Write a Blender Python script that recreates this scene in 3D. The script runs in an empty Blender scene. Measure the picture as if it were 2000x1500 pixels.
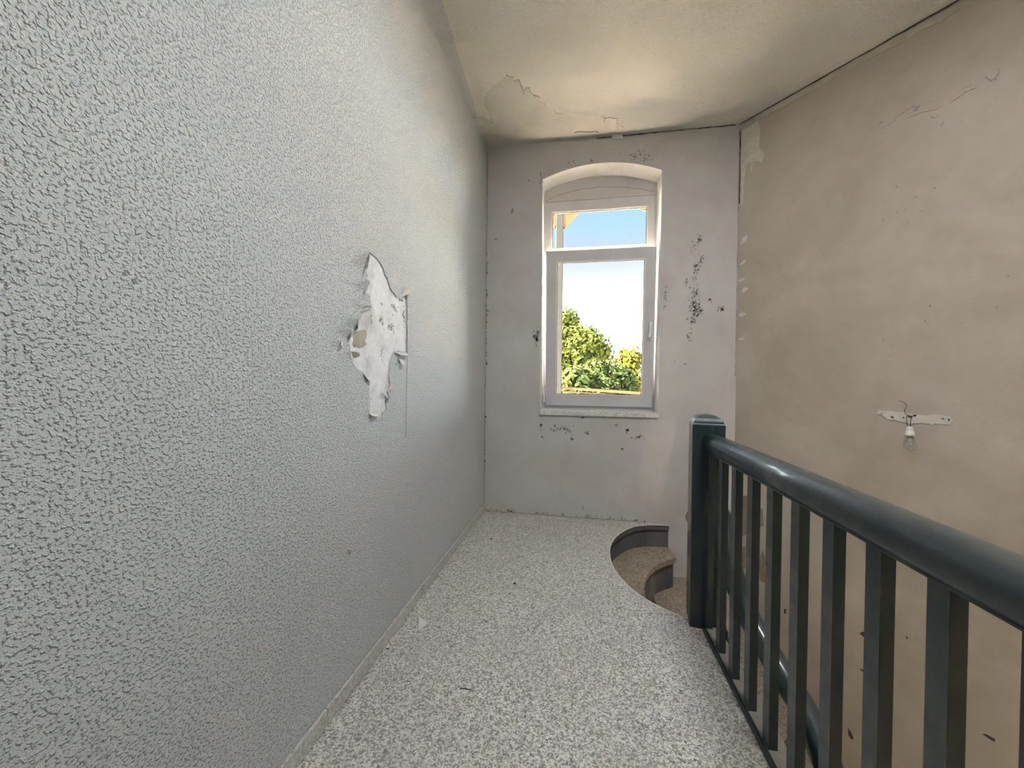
import bpy, bmesh, math, random
from mathutils import Vector, Matrix
from mathutils.geometry import delaunay_2d_cdt
random.seed(7)
C = bpy.context.scene.collection
scene = bpy.context.scene

# ------------------------------------------------------------------ camera
F_PX = 747.45
yaw, pitch, roll = [math.radians(a) for a in (10.04, -0.6616, 0.6127)]
CAM = Vector((0, 0, 1.25))
fwd = Vector((-math.sin(yaw) * math.cos(pitch), math.cos(yaw) * math.cos(pitch), math.sin(pitch)))
r0 = Vector((math.cos(yaw), math.sin(yaw), 0))
u0 = r0.cross(fwd)
RIGHT = r0 * math.cos(roll) + u0 * math.sin(roll)
UP = RIGHT.cross(fwd)
cd = bpy.data.cameras.new('camera')
cam = bpy.data.objects.new('camera', cd)
C.objects.link(cam)
cd.sensor_fit = 'HORIZONTAL'
cd.sensor_width = 36.0
cd.lens = 36.0 * F_PX / 2000.0
cd.clip_start = 0.02
cd.clip_end = 2000
M = Matrix((RIGHT, UP, -fwd)).transposed().to_4x4()
M.translation = CAM
cam.matrix_world = M
scene.camera = cam

# ------------------------------------------------------------------ view, sky, sun, large lights
vs = scene.view_settings
vs.view_transform = 'Standard'
vs.look = 'None'
vs.gamma = 1
vs.use_curve_mapping = False
vs.exposure = 2.22

world = bpy.data.worlds.new('sky')
scene.world = world
world.use_nodes = True
nt = world.node_tree
nt.nodes.clear()
wo = nt.nodes.new('ShaderNodeOutputWorld')
bg = nt.nodes.new('ShaderNodeBackground')
tc = nt.nodes.new('ShaderNodeTexCoord')
sp = nt.nodes.new('ShaderNodeSeparateXYZ')
nt.links.new(tc.outputs['Generated'], sp.inputs[0])
ramp = nt.nodes.new('ShaderNodeValToRGB')
cr = ramp.color_ramp
STOPS = ((0.0, (5.8, 6.4, 7.2)), (0.13, (5.0, 5.5, 6.2)), (0.20, (1.0, 1.1, 1.25)), (0.25, (0.225, 0.24, 0.275)), (0.31, (0.147, 0.18, 0.222)), (0.37, (0.116, 0.184, 0.258)), (0.45, (0.103, 0.167, 0.244)), (1.0, (0.06, 0.115, 0.22)))
while len(cr.elements) < len(STOPS):
    cr.elements.new(0.5)
for e, (p, c) in zip(cr.elements, STOPS):
    e.position = p
    e.color = (c[0] / 10, c[1] / 10, c[2] / 10, 1)
nt.links.new(sp.outputs['Z'], ramp.inputs[0])
nt.links.new(ramp.outputs[0], bg.inputs[0])
SKY = 10.0
bg.inputs[1].default_value = SKY
nt.links.new(bg.outputs[0], wo.inputs[0])

sd = bpy.data.lights.new('sun', 'SUN')
sd.energy = 76.0
sd.angle = math.radians(0.6)
sd.color = (1.0, 0.90, 0.76)
sun = bpy.data.objects.new('sun', sd)
C.objects.link(sun)
sun.rotation_euler = Vector((0.74, 0.07, -0.67)).to_track_quat('-Z', 'Y').to_euler()
sun.location = (-20, -6, 20)

def area(name, loc, target, sx, sy, energy, color, portal=False, spread=180):
    l = bpy.data.lights.new(name, 'AREA')
    l.shape = 'RECTANGLE'
    l.size, l.size_y = sx, sy
    l.energy = energy
    l.color = color
    l.spread = math.radians(spread)
    if portal:
        l.cycles.is_portal = True
    o = bpy.data.objects.new(name, l)
    C.objects.link(o)
    o.location = loc
    o.rotation_euler = (Vector(target) - Vector(loc)).to_track_quat('-Z', 'Z').to_euler()
    return o

area('window_portal', (0.16, 3.96, 2.08), (0.16, 0, 2.08), 1.05, 2.3, 1, (1, 1, 1), True)
# unseen fill light added under the ceiling to brighten the interior
area('fill_light', (0.85, 0.95, 3.38), (0.80, 1.0, 0.0), 0.6, 0.6, 12, (0.97, 0.985, 1.0))

# ------------------------------------------------------------------ measuring helpers
D = 3.522          # far wall
XL = -0.885        # left wall surface
ZC = 3.418         # ceiling
NE0 = Vector((1.301, D, 0))
NEd = Vector((0.636, -0.7717, 0)).normalized()
NEn = Vector((-NEd.y * -1, 0, 0))
NEn = Vector((NEd.y, -NEd.x, 0))      # into the room
if NEn.x > 0:
    NEn = -NEn

def ray(px, py):
    return RIGHT * ((px - 1000) / F_PX) + UP * (-(py - 750) / F_PX) + fwd

def hit(px, py, p0, n):
    d = ray(px, py)
    t = (Vector(p0) - CAM).dot(n) / d.dot(n)
    return CAM + d * t

WALLS = {
    'far':  (Vector((0, D, 0)), Vector((0, 1, 0)), lambda u, v, w: (u, D - w, v), lambda p: (p.x, p.z)),
    'left': (Vector((XL, 0, 0)), Vector((1, 0, 0)), lambda u, v, w: (XL + w, u, v), lambda p: (p.y, p.z)),
    'ceil': (Vector((0, 0, ZC)), Vector((0, 0, 1)), lambda u, v, w: (u, v, ZC - w), lambda p: (p.x, p.y)),
    'floor': (Vector((0, 0, 0)), Vector((0, 0, 1)), lambda u, v, w: (u, v, w), lambda p: (p.x, p.y)),
    'right': (NE0, NEn, lambda u, v, w: tuple(NE0 + NEd * u + NEn * w + Vector((0, 0, v))),
              lambda p: ((p - NE0).dot(NEd), p.z)),
}

def on(wall, px, py):
    p0, n, f, g = WALLS[wall]
    return g(hit(px, py, p0, n))

def ons(wall, pts, off=(0, 0), k=1.0):
    return [on(wall, off[0] + k * x, off[1] + k * y) for x, y in pts]

# ------------------------------------------------------------------ materials
def lin(r, g, b):
    f = lambda c: (c / 255 / 12.92) if c / 255 <= 0.04045 else ((c / 255 + 0.055) / 1.055) ** 2.4
    return (f(r), f(g), f(b), 1)

class NT:
    def __init__(s, name):
        s.m = bpy.data.materials.new(name)
        s.m.use_nodes = True
        s.t = s.m.node_tree
        s.b = s.t.nodes['Principled BSDF']
        s.out = s.t.nodes['Material Output']
        s.tc = s.t.nodes.new('ShaderNodeTexCoord')
    def n(s, typ, **kw):
        o = s.t.nodes.new(typ)
        for k, v in kw.items():
            if k in o.inputs.keys():
                i = o.inputs[k]
                if hasattr(v, 'bl_idname') or isinstance(v, bpy.types.NodeSocket):
                    s.t.links.new(v, i)
                else:
                    i.default_value = v
            else:
                setattr(o, k, v)
        return o
    def noise(s, scale, detail=3, rough=0.5, vec=None, dist=0):
        o = s.n('ShaderNodeTexNoise', Scale=scale, Detail=detail, Roughness=rough, Distortion=dist)
        s.t.links.new(vec or s.tc.outputs['Object'], o.inputs['Vector'])
        return o.outputs[0]
    def vor(s, scale, out='Distance', vec=None, feature='F1'):
        o = s.n('ShaderNodeTexVoronoi', Scale=scale, feature=feature)
        s.t.links.new(vec or s.tc.outputs['Object'], o.inputs['Vector'])
        return o.outputs[out]
    def ramp(s, fac, stops, interp='LINEAR'):
        o = s.n('ShaderNodeValToRGB')
        o.color_ramp.interpolation = interp
        e = o.color_ramp.elements
        for i, (p, c) in enumerate(stops):
            x = e[i] if i < 2 else e.new(p)
            x.position = p
            x.color = c if len(c) == 4 else (*c, 1)
        s.t.links.new(fac, o.inputs[0])
        return o.outputs[0]
    def mix(s, fac, a, b, mode='MIX'):
        o = s.n('ShaderNodeMix', data_type='RGBA', blend_type=mode)
        for v, i in ((fac, o.inputs[0]), (a, o.inputs[6]), (b, o.inputs[7])):
            if isinstance(v, bpy.types.NodeSocket):
                s.t.links.new(v, i)
            else:
                i.default_value = v
        return o.outputs[2]
    def math(s, op, a, b=0.0, clamp=False):
        o = s.n('ShaderNodeMath', operation=op, use_clamp=clamp)
        for v, i in ((a, o.inputs[0]), (b, o.inputs[1])):
            if isinstance(v, bpy.types.NodeSocket):
                s.t.links.new(v, i)
            else:
                i.default_value = v
        return o.outputs[0]
    def set(s, color=None, rough=0.9, spec=None, bump=None, dist=0.002, strength=1.0, **kw):
        if color is not None:
            if isinstance(color, bpy.types.NodeSocket):
                s.t.links.new(color, s.b.inputs['Base Color'])
            else:
                s.b.inputs['Base Color'].default_value = color
        if isinstance(rough, bpy.types.NodeSocket):
            s.t.links.new(rough, s.b.inputs['Roughness'])
        else:
            s.b.inputs['Roughness'].default_value = rough
        if spec is not None:
            s.b.inputs['Specular IOR Level'].default_value = spec
        if bump is not None:
            bn = s.n('ShaderNodeBump', Strength=strength, Distance=dist, Height=bump)
            s.t.links.new(bn.outputs[0], s.b.inputs['Normal'])
        for k, v in kw.items():
            s.b.inputs[k].default_value = v
        return s.m

def g3(v):
    return (v, v, v, 1)

def roughcast(name, c1, c2, scale, dist):
    a = NT(name)
    big = a.ramp(a.noise(scale, 1.5, 0.5), [(0.50, g3(0)), (0.74, g3(1))])
    fine = a.noise(scale * 2.6, 2)
    h = a.math('ADD', big, a.math('MULTIPLY', fine, 0.35))
    tone = a.mix(a.ramp(a.noise(1.4, 4), [(0.3, g3(0)), (0.7, g3(1))]), c1, c2)
    return a.set(tone, 0.85, 0.25, h, dist)

def plaster(name, cols, scale=1.6, bump=0.0015, grain=60, speck=0.0):
    a = NT(name)
    f = a.noise(scale, 7, 0.62, dist=0.4)
    col = a.ramp(f, [(0.30 + 0.4 * i / (len(cols) - 1), c) for i, c in enumerate(cols)])
    f2 = a.noise(scale * 4.3, 5, 0.6)
    col = a.mix(a.ramp(f2, [(0.35, g3(0)), (0.75, g3(0.35))]), col, cols[0])
    if speck:
        s = a.ramp(a.noise(38, 3, 0.7), [(0.66, g3(0)), (0.74, g3(speck))])
        col = a.mix(s, col, lin(92, 86, 80))
    h = a.math('ADD', a.noise(grain, 4, 0.6), a.math('MULTIPLY', a.noise(7, 4), 1.6))
    return a.set(col, 0.93, 0.15, h, bump)

def terrazzo(name, dark, mid, light, scale=105):
    a = NT(name)
    w = a.n('ShaderNodeVectorMath', operation='ADD')
    nz = a.n('ShaderNodeTexNoise', Scale=scale * 1.2, Detail=1.0)
    a.t.links.new(a.tc.outputs['Object'], nz.inputs['Vector'])
    sc = a.n('ShaderNodeVectorMath', operation='SCALE')
    a.t.links.new(nz.outputs['Color'], sc.inputs[0])
    sc.inputs['Scale'].default_value = 0.012
    a.t.links.new(a.tc.outputs['Object'], w.inputs[0])
    a.t.links.new(sc.outputs[0], w.inputs[1])
    v = a.n('ShaderNodeTexVoronoi', Scale=scale)
    a.t.links.new(w.outputs[0], v.inputs['Vector'])
    s = a.n('ShaderNodeSeparateColor')
    a.t.links.new(v.outputs['Color'], s.inputs[0])
    col = a.ramp(s.outputs[0], [(0.05, dark), (0.42, mid), (0.70, light), (0.95, light)], 'LINEAR')
    dirt = a.ramp(a.noise(2.2, 6, 0.6), [(0.35, g3(0)), (0.8, g3(0.5))])
    col = a.mix(dirt, col, mid)
    return a.set(col, 0.62, 0.3, a.noise(180, 2), 0.0004)

M_left = roughcast('roughcast_white_wallpaper', lin(206, 209, 208), lin(200, 203, 201), 140, 0.0052)
M_ceil = roughcast('ceiling_white_wallpaper', lin(228, 224, 216), lin(220, 216, 208), 150, 0.0035)
M_bare = plaster('bare_white_plaster', [lin(190, 190, 186), lin(226, 228, 228), lin(234, 236, 236)], 9, 0.0015, 90, 0.35)
M_ceilbare = plaster('ceiling_bare_plaster', [lin(186, 182, 174), lin(202, 198, 190), lin(210, 206, 198)], 3, 0.001)
M_far = plaster('far_wall_grey_plaster', [lin(192, 189, 186), lin(202, 200, 198), lin(208, 207, 206)], 2.1, 0.0012, 70, 0.12)
M_right = plaster('right_wall_tan_plaster', [lin(162, 154, 142), lin(175, 168, 157), lin(187, 181, 171)], 1.5, 0.0018, 80, 0.10)
M_reveal = plaster('reveal_white_plaster', [lin(222, 216, 208), lin(236, 232, 226), lin(240, 237, 232)], 5, 0.0012, 60, 0.25)
M_pale = plaster('pale_filler', [lin(190, 186, 176), lin(204, 200, 191), lin(212, 209, 202)], 14, 0.0015, 120, 0.1)
M_strip = plaster('pale_strip', [lin(164, 158, 147), lin(180, 175, 165), lin(190, 186, 177)], 10, 0.002)
M_ochre = plaster('ochre_plaster_spot', [lin(122, 112, 92), lin(138, 127, 106), lin(148, 138, 116)], 9, 0.001)
M_remnant = plaster('paper_remnant', [lin(150, 142, 128), lin(172, 164, 152), lin(186, 178, 166)], 14, 0.001)
M_stain = plaster('dark_scuff', [lin(134, 131, 127), lin(150, 147, 144), lin(158, 155, 152)], 20, 0.0005)
M_crack = plaster('dark_crack', [lin(60, 54, 50), lin(80, 74, 68), lin(90, 84, 78)], 20, 0.0005)
M_terr = terrazzo('terrazzo_grey', lin(104, 104, 105), lin(168, 166, 162), lin(230, 228, 223), 200)
M_stepm = terrazzo('terrazzo_tan_steps', lin(120, 110, 98), lin(150, 140, 126), lin(178, 168, 152), 120)
M_plinth = terrazzo('terrazzo_plinth', lin(168, 166, 162), lin(190, 188, 184), lin(206, 204, 200), 120)
M_nosing = plaster('pale_nosing', [lin(190, 186, 178), lin(214, 210, 204), lin(220, 216, 210)], 20, 0.0004)
M_riser = plaster('grey_painted_riser', [lin(98, 97, 98), lin(108, 107, 108), lin(114, 113, 113)], 5, 0.0006)
M_stone = terrazzo('sill_stone', lin(196, 194, 190), lin(212, 211, 208), lin(226, 225, 222), 60)

def paint(name, c, c2, rough, dust=0):
    a = NT(name)
    col = a.mix(a.ramp(a.noise(6, 5, 0.6), [(0.4, g3(0)), (0.75, g3(1))]), c, c2)
    rr = a.ramp(a.noise(18, 3, 0.5), [(0.3, g3(rough)), (0.8, g3(rough + 0.25))])
    if dust:
        ge = a.n('ShaderNodeNewGeometry')
        sx_ = a.n('ShaderNodeSeparateXYZ')
        a.t.links.new(ge.outputs['Normal'], sx_.inputs[0])
        up = a.ramp(sx_.outputs[2], [(0.55, g3(0)), (0.95, g3(dust))])
        up = a.math('MULTIPLY', up, a.ramp(a.noise(9, 3, 0.5), [(0.25, g3(0.3)), (0.8, g3(1))]))
        col = a.mix(up, col, lin(104, 102, 96))
    return a.set(col, rr, 0.5, a.noise(35, 3), 0.0008, **({'Coat Weight': 0.45, 'Coat Roughness': 0.12} if dust else {}))

M_green = paint('dark_green_gloss_paint', lin(30, 46, 49), lin(38, 53, 55), 0.30, 0.42)
M_cap = paint('worn_green_cap_paint', lin(52, 66, 68), lin(92, 96, 92), 0.30)
M_greenstrip = paint('green_edge_paint', lin(28, 42, 44), lin(44, 56, 56), 0.4)
M_ledge = plaster('dusty_grey_ledge', [lin(120, 116, 108), lin(140, 136, 128), lin(150, 146, 138)], 8, 0.0006)

def simple(name, c, rough=0.5, spec=0.5, **kw):
    a = NT(name)
    col = a.mix(a.ramp(a.noise(9, 4), [(0.35, g3(0)), (0.7, g3(1))]), c, tuple(x * 0.93 for x in c[:3]) + (1,))
    return a.set(col, rough, spec, a.noise(60, 2), 0.0002, **kw)

M_pvc = simple('white_window_frame', lin(208, 207, 209), 0.4)
M_bead = simple('cream_glazing_bead', lin(238, 232, 222), 0.5)
M_seal = simple('dark_seal', lin(60, 60, 62), 0.7)
M_handle = simple('white_handle', lin(246, 246, 244), 0.25)
M_wood_cream = simple('cream_porch_timber', (0.046, 0.036, 0.020, 1), 0.9, 0.0)
M_wood_grey = simple('weathered_porch_post', (0.024, 0.0245, 0.024, 1), 0.9, 0.0)
M_deck = simple('pale_deck', lin(202, 196, 184), 0.85)
M_bark = simple('bark', lin(92, 78, 62), 0.95)
M_socket = simple('white_lamp_socket', lin(225, 224, 216), 0.35)
M_wire = simple('black_wire', lin(38, 34, 32), 0.6)
M_paper = simple('paper_back', lin(214, 208, 197), 0.9)
M_flake = simple('white_paint_flake', lin(248, 247, 245), 0.8)
M_dirt = simple('brown_crumb', lin(58, 46, 38), 0.9)
M_brass = simple('brass_thread', lin(170, 150, 100), 0.35, 0.5, Metallic=1.0)

def glass(name, dirty):
    a = NT(name)
    a.t.nodes.remove(a.b)
    tr = a.n('ShaderNodeBsdfTransparent')
    gl = a.n('ShaderNodeBsdfGlossy', Roughness=0.03)
    fr = a.n('ShaderNodeFresnel', IOR=1.35)
    m1 = a.n('ShaderNodeMixShader')
    a.t.links.new(fr.outputs[0], m1.inputs[0])
    a.t.links.new(tr.outputs[0], m1.inputs[1])
    a.t.links.new(gl.outputs[0], m1.inputs[2])
    df = a.n('ShaderNodeBsdfDiffuse', Color=lin(150, 148, 140))
    m2 = a.n('ShaderNodeMixShader')
    d = a.ramp(a.noise(55, 2, 0.5), [(0.70, g3(0.012)), (0.76, g3(dirty))])
    a.t.links.new(d, m2.inputs[0])
    a.t.links.new(m1.outputs[0], m2.inputs[1])
    a.t.links.new(df.outputs[0], m2.inputs[2])
    a.t.links.new(m2.outputs[0], a.out.inputs[0])
    return a.m

M_glass = glass('dusty_window_glass', 0.25)
def thin_glass(name):
    a = NT(name)
    a.t.nodes.remove(a.b)
    tr = a.n('ShaderNodeBsdfTransparent')
    gl = a.n('ShaderNodeBsdfGlossy', Roughness=0.05)
    df = a.n('ShaderNodeBsdfDiffuse', Color=lin(225, 224, 220))
    m1 = a.n('ShaderNodeMixShader', Fac=0.12)
    m2 = a.n('ShaderNodeMixShader', Fac=0.10)
    a.t.links.new(tr.outputs[0], m1.inputs[1])
    a.t.links.new(gl.outputs[0], m1.inputs[2])
    a.t.links.new(m1.outputs[0], m2.inputs[1])
    a.t.links.new(df.outputs[0], m2.inputs[2])
    a.t.links.new(m2.outputs[0], a.out.inputs[0])
    return a.m

M_bulb = thin_glass('clear_bulb_glass')

def leafmat(name, c1, c2):
    a = NT(name)
    col = a.mix(a.ramp(a.noise(0.9, 4), [(0.35, g3(0)), (0.65, g3(1))]), c1, c2)
    a.set(col, 1.0, 0.0)
    tl = a.n('ShaderNodeBsdfTranslucent')
    a.t.links.new(col, tl.inputs[0])
    mx = a.n('ShaderNodeMixShader')
    mx.inputs[0].default_value = 0.25
    a.t.links.new(a.b.outputs[0], mx.inputs[1])
    a.t.links.new(tl.outputs[0], mx.inputs[2])
    a.t.links.new(mx.outputs[0], a.out.inputs[0])
    return a.m

M_leafA = leafmat('leaf_green', (0.046, 0.053, 0.010, 1), (0.024, 0.036, 0.009, 1))
M_leafB = leafmat('leaf_yellow_green', (0.066, 0.061, 0.009, 1), (0.042, 0.047, 0.010, 1))
M_leafC = leafmat('leaf_blue_green', (0.018, 0.028, 0.012, 1), (0.030, 0.037, 0.009, 1))
M_lawn = plaster('dry_lawn', [lin(196, 188, 168), lin(208, 200, 180), lin(218, 210, 192)], 0.3, 0.01, 4)

# ------------------------------------------------------------------ mesh helpers
def link(name, me, mat, parent=None):
    o = bpy.data.objects.new(name, me)
    C.objects.link(o)
    if mat:
        me.materials.append(mat)
    if parent:
        o.parent = parent
    return o

def obj(name, bm, mat, parent=None, smooth=False, bevel=0.0, seg=2):
    if bevel:
        bmesh.ops.bevel(bm, geom=[e for e in bm.edges if e.is_manifold and e.calc_face_angle(0) > 0.5], offset=bevel,
                        segments=seg, profile=0.5, affect='EDGES', clamp_overlap=True)
    bmesh.ops.recalc_face_normals(bm, faces=bm.faces)
    me = bpy.data.meshes.new(name)
    bm.to_mesh(me)
    bm.free()
    if smooth:
        for p in me.polygons:
            p.use_smooth = True
    return link(name, me, mat, parent)

def box(bm, x0, x1, y0, y1, z0, z1):
    vs_ = [bm.verts.new(p) for p in ((x0, y0, z0), (x1, y0, z0), (x1, y1, z0), (x0, y1, z0),
                                     (x0, y0, z1), (x1, y0, z1), (x1, y1, z1), (x0, y1, z1))]
    for f in ((0, 3, 2, 1), (4, 5, 6, 7), (0, 1, 5, 4), (1, 2, 6, 5), (2, 3, 7, 6), (3, 0, 4, 7)):
        bm.faces.new([vs_[i] for i in f])
    return vs_

def boxes(*bs):
    bm = bmesh.new()
    for b in bs:
        box(bm, *b)
    return bm

def inside(p, poly):
    x, y = p
    r = False
    j = len(poly) - 1
    for i in range(len(poly)):
        xi, yi = poly[i]
        xj, yj = poly[j]
        if (yi > y) != (yj > y) and x < (xj - xi) * (y - yi) / (yj - yi) + xi:
            r = not r
        j = i
    return r

def plate(outer, holes, fn, w0, w1):
    """Flat sheet: outline minus holes, from depth w0 to w1, mapped by fn(u, v, w)."""
    pts, edges = [], []
    for loop in [outer] + holes:
        b = len(pts)
        pts += [Vector(p) for p in loop]
        edges += [(b + i, b + (i + 1) % len(loop)) for i in range(len(loop))]
    v, e, f, *_ = delaunay_2d_cdt(pts, edges, [], 0, 1e-5)
    bm = bmesh.new()
    keep = []
    for t in f:
        c = (sum(v[i][0] for i in t) / len(t), sum(v[i][1] for i in t) / len(t))
        if inside(c, outer) and not any(inside(c, h) for h in holes):
            keep.append(t)
    cnt = {}
    A, B = {}, {}
    def gv(dic, i, w):
        if i not in dic:
            dic[i] = bm.verts.new(fn(v[i][0], v[i][1], w))
        return dic[i]
    for t in keep:
        bm.faces.new([gv(A, i, w1) for i in t])
        bm.faces.new([gv(B, i, w0) for i in reversed(t)])
        for i in range(len(t)):
            a, b = t[i], t[(i + 1) % len(t)]
            cnt.setdefault((min(a, b), max(a, b)), []).append((a, b))
    for k, l in cnt.items():
        if len(l) == 1:
            a, b = l[0]
            try:
                bm.faces.new([A[b], A[a], B[a], B[b]])
            except ValueError:
                pass
    return bm

def jag(poly, step, amp, seed=1, closed=True):
    """Break the sides of an outline into small ragged steps."""
    rn = random.Random(seed)
    out = []
    n = len(poly)
    for i in range(n if closed else n - 1):
        a, b = Vector(poly[i]), Vector(poly[(i + 1) % n])
        l = (b - a).length
        k = max(1, int(l / step))
        for j in range(k):
            p = a.lerp(b, j / k)
            if j:
                p += Vector((rn.uniform(-amp, amp), rn.uniform(-amp, amp)))
            out.append((p.x, p.y))
    if not closed:
        out.append(tuple(poly[-1]))
    return out

def relief(wall, poly, h, inset=0.6, base=0.0):
    """Low plaster mound or chip on a wall: a bevelled outline with real thickness."""
    fn = WALLS[wall][2]
    n = len(poly)
    cx = sum(p[0] for p in poly) / n
    cy = sum(p[1] for p in poly) / n
    bm = bmesh.new()
    a = [bm.verts.new(fn(x, y, base - 0.001)) for x, y in poly]
    b = [bm.verts.new(fn(cx + (x - cx) * inset, cy + (y - cy) * inset, base + h)) for x, y in poly]
    for i in range(n):
        j = (i + 1) % n
        bm.faces.new([a[i], a[j], b[j], b[i]])
    from mathutils.geometry import tessellate_polygon
    for t in tessellate_polygon([[Vector((x, y, 0)) for x, y in poly]]):
        try:
            bm.faces.new([b[i] for i in t])
        except ValueError:
            pass
    bm.faces.ensure_lookup_table()
    bmesh.ops.recalc_face_normals(bm, faces=bm.faces)
    return bm

def flecks(wall, spots, h=0.0006, seed=3, base=0.0):
    """Many small irregular flakes: spots = (cx, cy, spread_x, spread_y, count, size)."""
    fn = WALLS[wall][2]
    rn = random.Random(seed)
    bm = bmesh.new()
    for cx, cy, sx, sy, n, s in spots:
        for _ in range(n):
            x = cx + rn.gauss(0, 0.45) * sx
            y = cy + rn.gauss(0, 0.45) * sy
            r = s * rn.uniform(0.3, 1.0)
            el = rn.uniform(0.35, 0.9)
            an = rn.uniform(0, math.pi)
            ring = []
            k = rn.randint(5, 7)
            for i in range(k):
                t = 2 * math.pi * i / k
                q = rn.uniform(0.55, 1.1)
                a_, b_ = r * q * math.cos(t), r * q * el * math.sin(t)
                ring.append((x + a_ * math.cos(an) - b_ * math.sin(an), y + a_ * math.sin(an) + b_ * math.cos(an)))
            top = [bm.verts.new(fn(px_, py_, base + h)) for px_, py_ in ring]
            bot = [bm.verts.new(fn(px_, py_, base - 0.0005)) for px_, py_ in ring]
            bm.faces.new(top)
            for i in range(k):
                bm.faces.new([bot[i], bot[(i + 1) % k], top[(i + 1) % k], top[i]])
    return bm

def tube(bm, pts, rad, seg=8, cap=True):
    pts = [Vector(p) for p in pts]
    rads = rad if isinstance(rad, (list, tuple)) else [rad] * len(pts)
    rings = []
    up = None
    for i, p in enumerate(pts):
        t = (pts[min(i + 1, len(pts) - 1)] - pts[max(i - 1, 0)]).normalized()
        if up is None:
            up = t.orthogonal().normalized()
        up = (up - t * up.dot(t)).normalized()
        s = t.cross(up)
        rings.append([bm.verts.new(p + (up * math.cos(2 * math.pi * k / seg) + s * math.sin(2 * math.pi * k / seg)) * rads[i]) for k in range(seg)])
    for a, b in zip(rings, rings[1:]):
        for k in range(seg):
            bm.faces.new([a[k], a[(k + 1) % seg], b[(k + 1) % seg], b[k]])
    if cap:
        bm.faces.new(list(reversed(rings[0])))
        bm.faces.new(rings[-1])

def lathe(bm, prof, axis_o, axis_d=(0, 0, 1), seg=16):
    d = Vector(axis_d).normalized()
    a = d.orthogonal().normalized()
    b = d.cross(a)
    o = Vector(axis_o)
    rings = []
    for r, z in prof:
        rings.append([bm.verts.new(o + d * z + (a * math.cos(2 * math.pi * k / seg) + b * math.sin(2 * math.pi * k / seg)) * max(r, 1e-4)) for k in range(seg)])
    for p, q in zip(rings, rings[1:]):
        for k in range(seg):
            bm.faces.new([p[k], p[(k + 1) % seg], q[(k + 1) % seg], q[k]])
    bm.faces.new(list(reversed(rings[0])))
    bm.faces.new(rings[-1])

def sweep(bm, path, prof, ups=None):
    """Sweep an (across, up) profile along a path; the up direction stays as vertical as it can."""
    path = [Vector(p) for p in path]
    rings = []
    for i, p in enumerate(path):
        t = (path[min(i + 1, len(path) - 1)] - path[max(i - 1, 0)]).normalized()
        s = t.cross(Vector((0, 0, 1)))
        if ups:
            s = ups[i]
        s = s.normalized()
        u = s.cross(t).normalized()
        rings.append([bm.verts.new(p + s * a + u * b) for a, b in prof])
    n = len(prof)
    for a, b in zip(rings, rings[1:]):
        for k in range(n):
            bm.faces.new([a[k], a[(k + 1) % n], b[(k + 1) % n], b[k]])
    bm.faces.new(list(reversed(rings[0])))
    bm.faces.new(rings[-1])

def bez(pts, n=10):
    """Catmull-Rom through the points."""
    P = [Vector(p) for p in pts]
    P = [P[0] * 2 - P[1]] + P + [P[-1] * 2 - P[-2]]
    out = []
    for i in range(1, len(P) - 2):
        for k in range(n):
            t = k / n
            a, b, c, d = P[i - 1:i + 3]
            out.append(0.5 * ((2 * b) + (c - a) * t + (2 * a - 5 * b + 4 * c - d) * t * t + (3 * b - a - 3 * c + d) * t ** 3))
    out.append(P[-2])
    return out

def tag(o, label=None, cat=None, group=None, kind=None):
    if label: o['label'] = label
    if cat: o['category'] = cat
    if group: o['group'] = group
    if kind: o['kind'] = kind
    return o

def empty(name, loc, rz=0):
    o = bpy.data.objects.new(name, None)
    C.objects.link(o)
    o.location = loc
    o.rotation_euler.z = rz
    o.empty_display_size = 0.1
    return o

def struct(o, label=None):
    return tag(o, label, None, None, 'structure')

# ================================================================== SETTING
ZB = -3.6     # foot of the stairwell
YB = -2.8     # back of the hall
NE1 = NE0 + NEd * 1.75
XE = NE1.x

# --- left wall: bare plaster with a skin of roughcast wallpaper torn open in the middle
wall_left = struct(obj('wall_left', boxes((XL - 0.25, XL - 0.005, YB - 0.2, D + 0.3, -0.3, ZC + 0.2)), M_bare),
                   'long white roughcast wall with a torn patch at its middle')
k, o_ = 0.26667, (600, 460)
tear = [(455, 118), (480, 140), (510, 165), (545, 215), (570, 285), (600, 350), (625, 410), (655, 452), (690, 440), (712, 385), (742, 392),
        (730, 440), (733, 560), (728, 640), (736, 760), (733, 860), (700, 850), (640, 850), (620, 900), (605, 970), (600, 1040), (608, 1100),
        (590, 1140), (605, 1185), (580, 1215), (582, 1272), (556, 1290), (545, 1355), (500, 1300), (455, 1310), (462, 1240), (455, 1160), (465, 1060),
        (450, 1050), (410, 1000), (370, 980), (330, 930), (318, 840), (310, 760), (330, 700), (365, 690), (385, 620), (400, 540), (470, 525),
        (462, 450), (425, 400), (455, 340), (440, 270), (430, 230), (450, 170)]
tear_uv = jag(ons('left', tear, o_, k), 0.022, 0.006, 5)
paper_l = obj('wallpaper', plate([(YB, -0.0), (D, -0.0), (D, ZC + 0.01), (YB, ZC + 0.01)], [tear_uv], WALLS['left'][2], -0.005, 0.0), M_left, wall_left)
tag(paper_l, 'white roughcast wallpaper skin')

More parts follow.
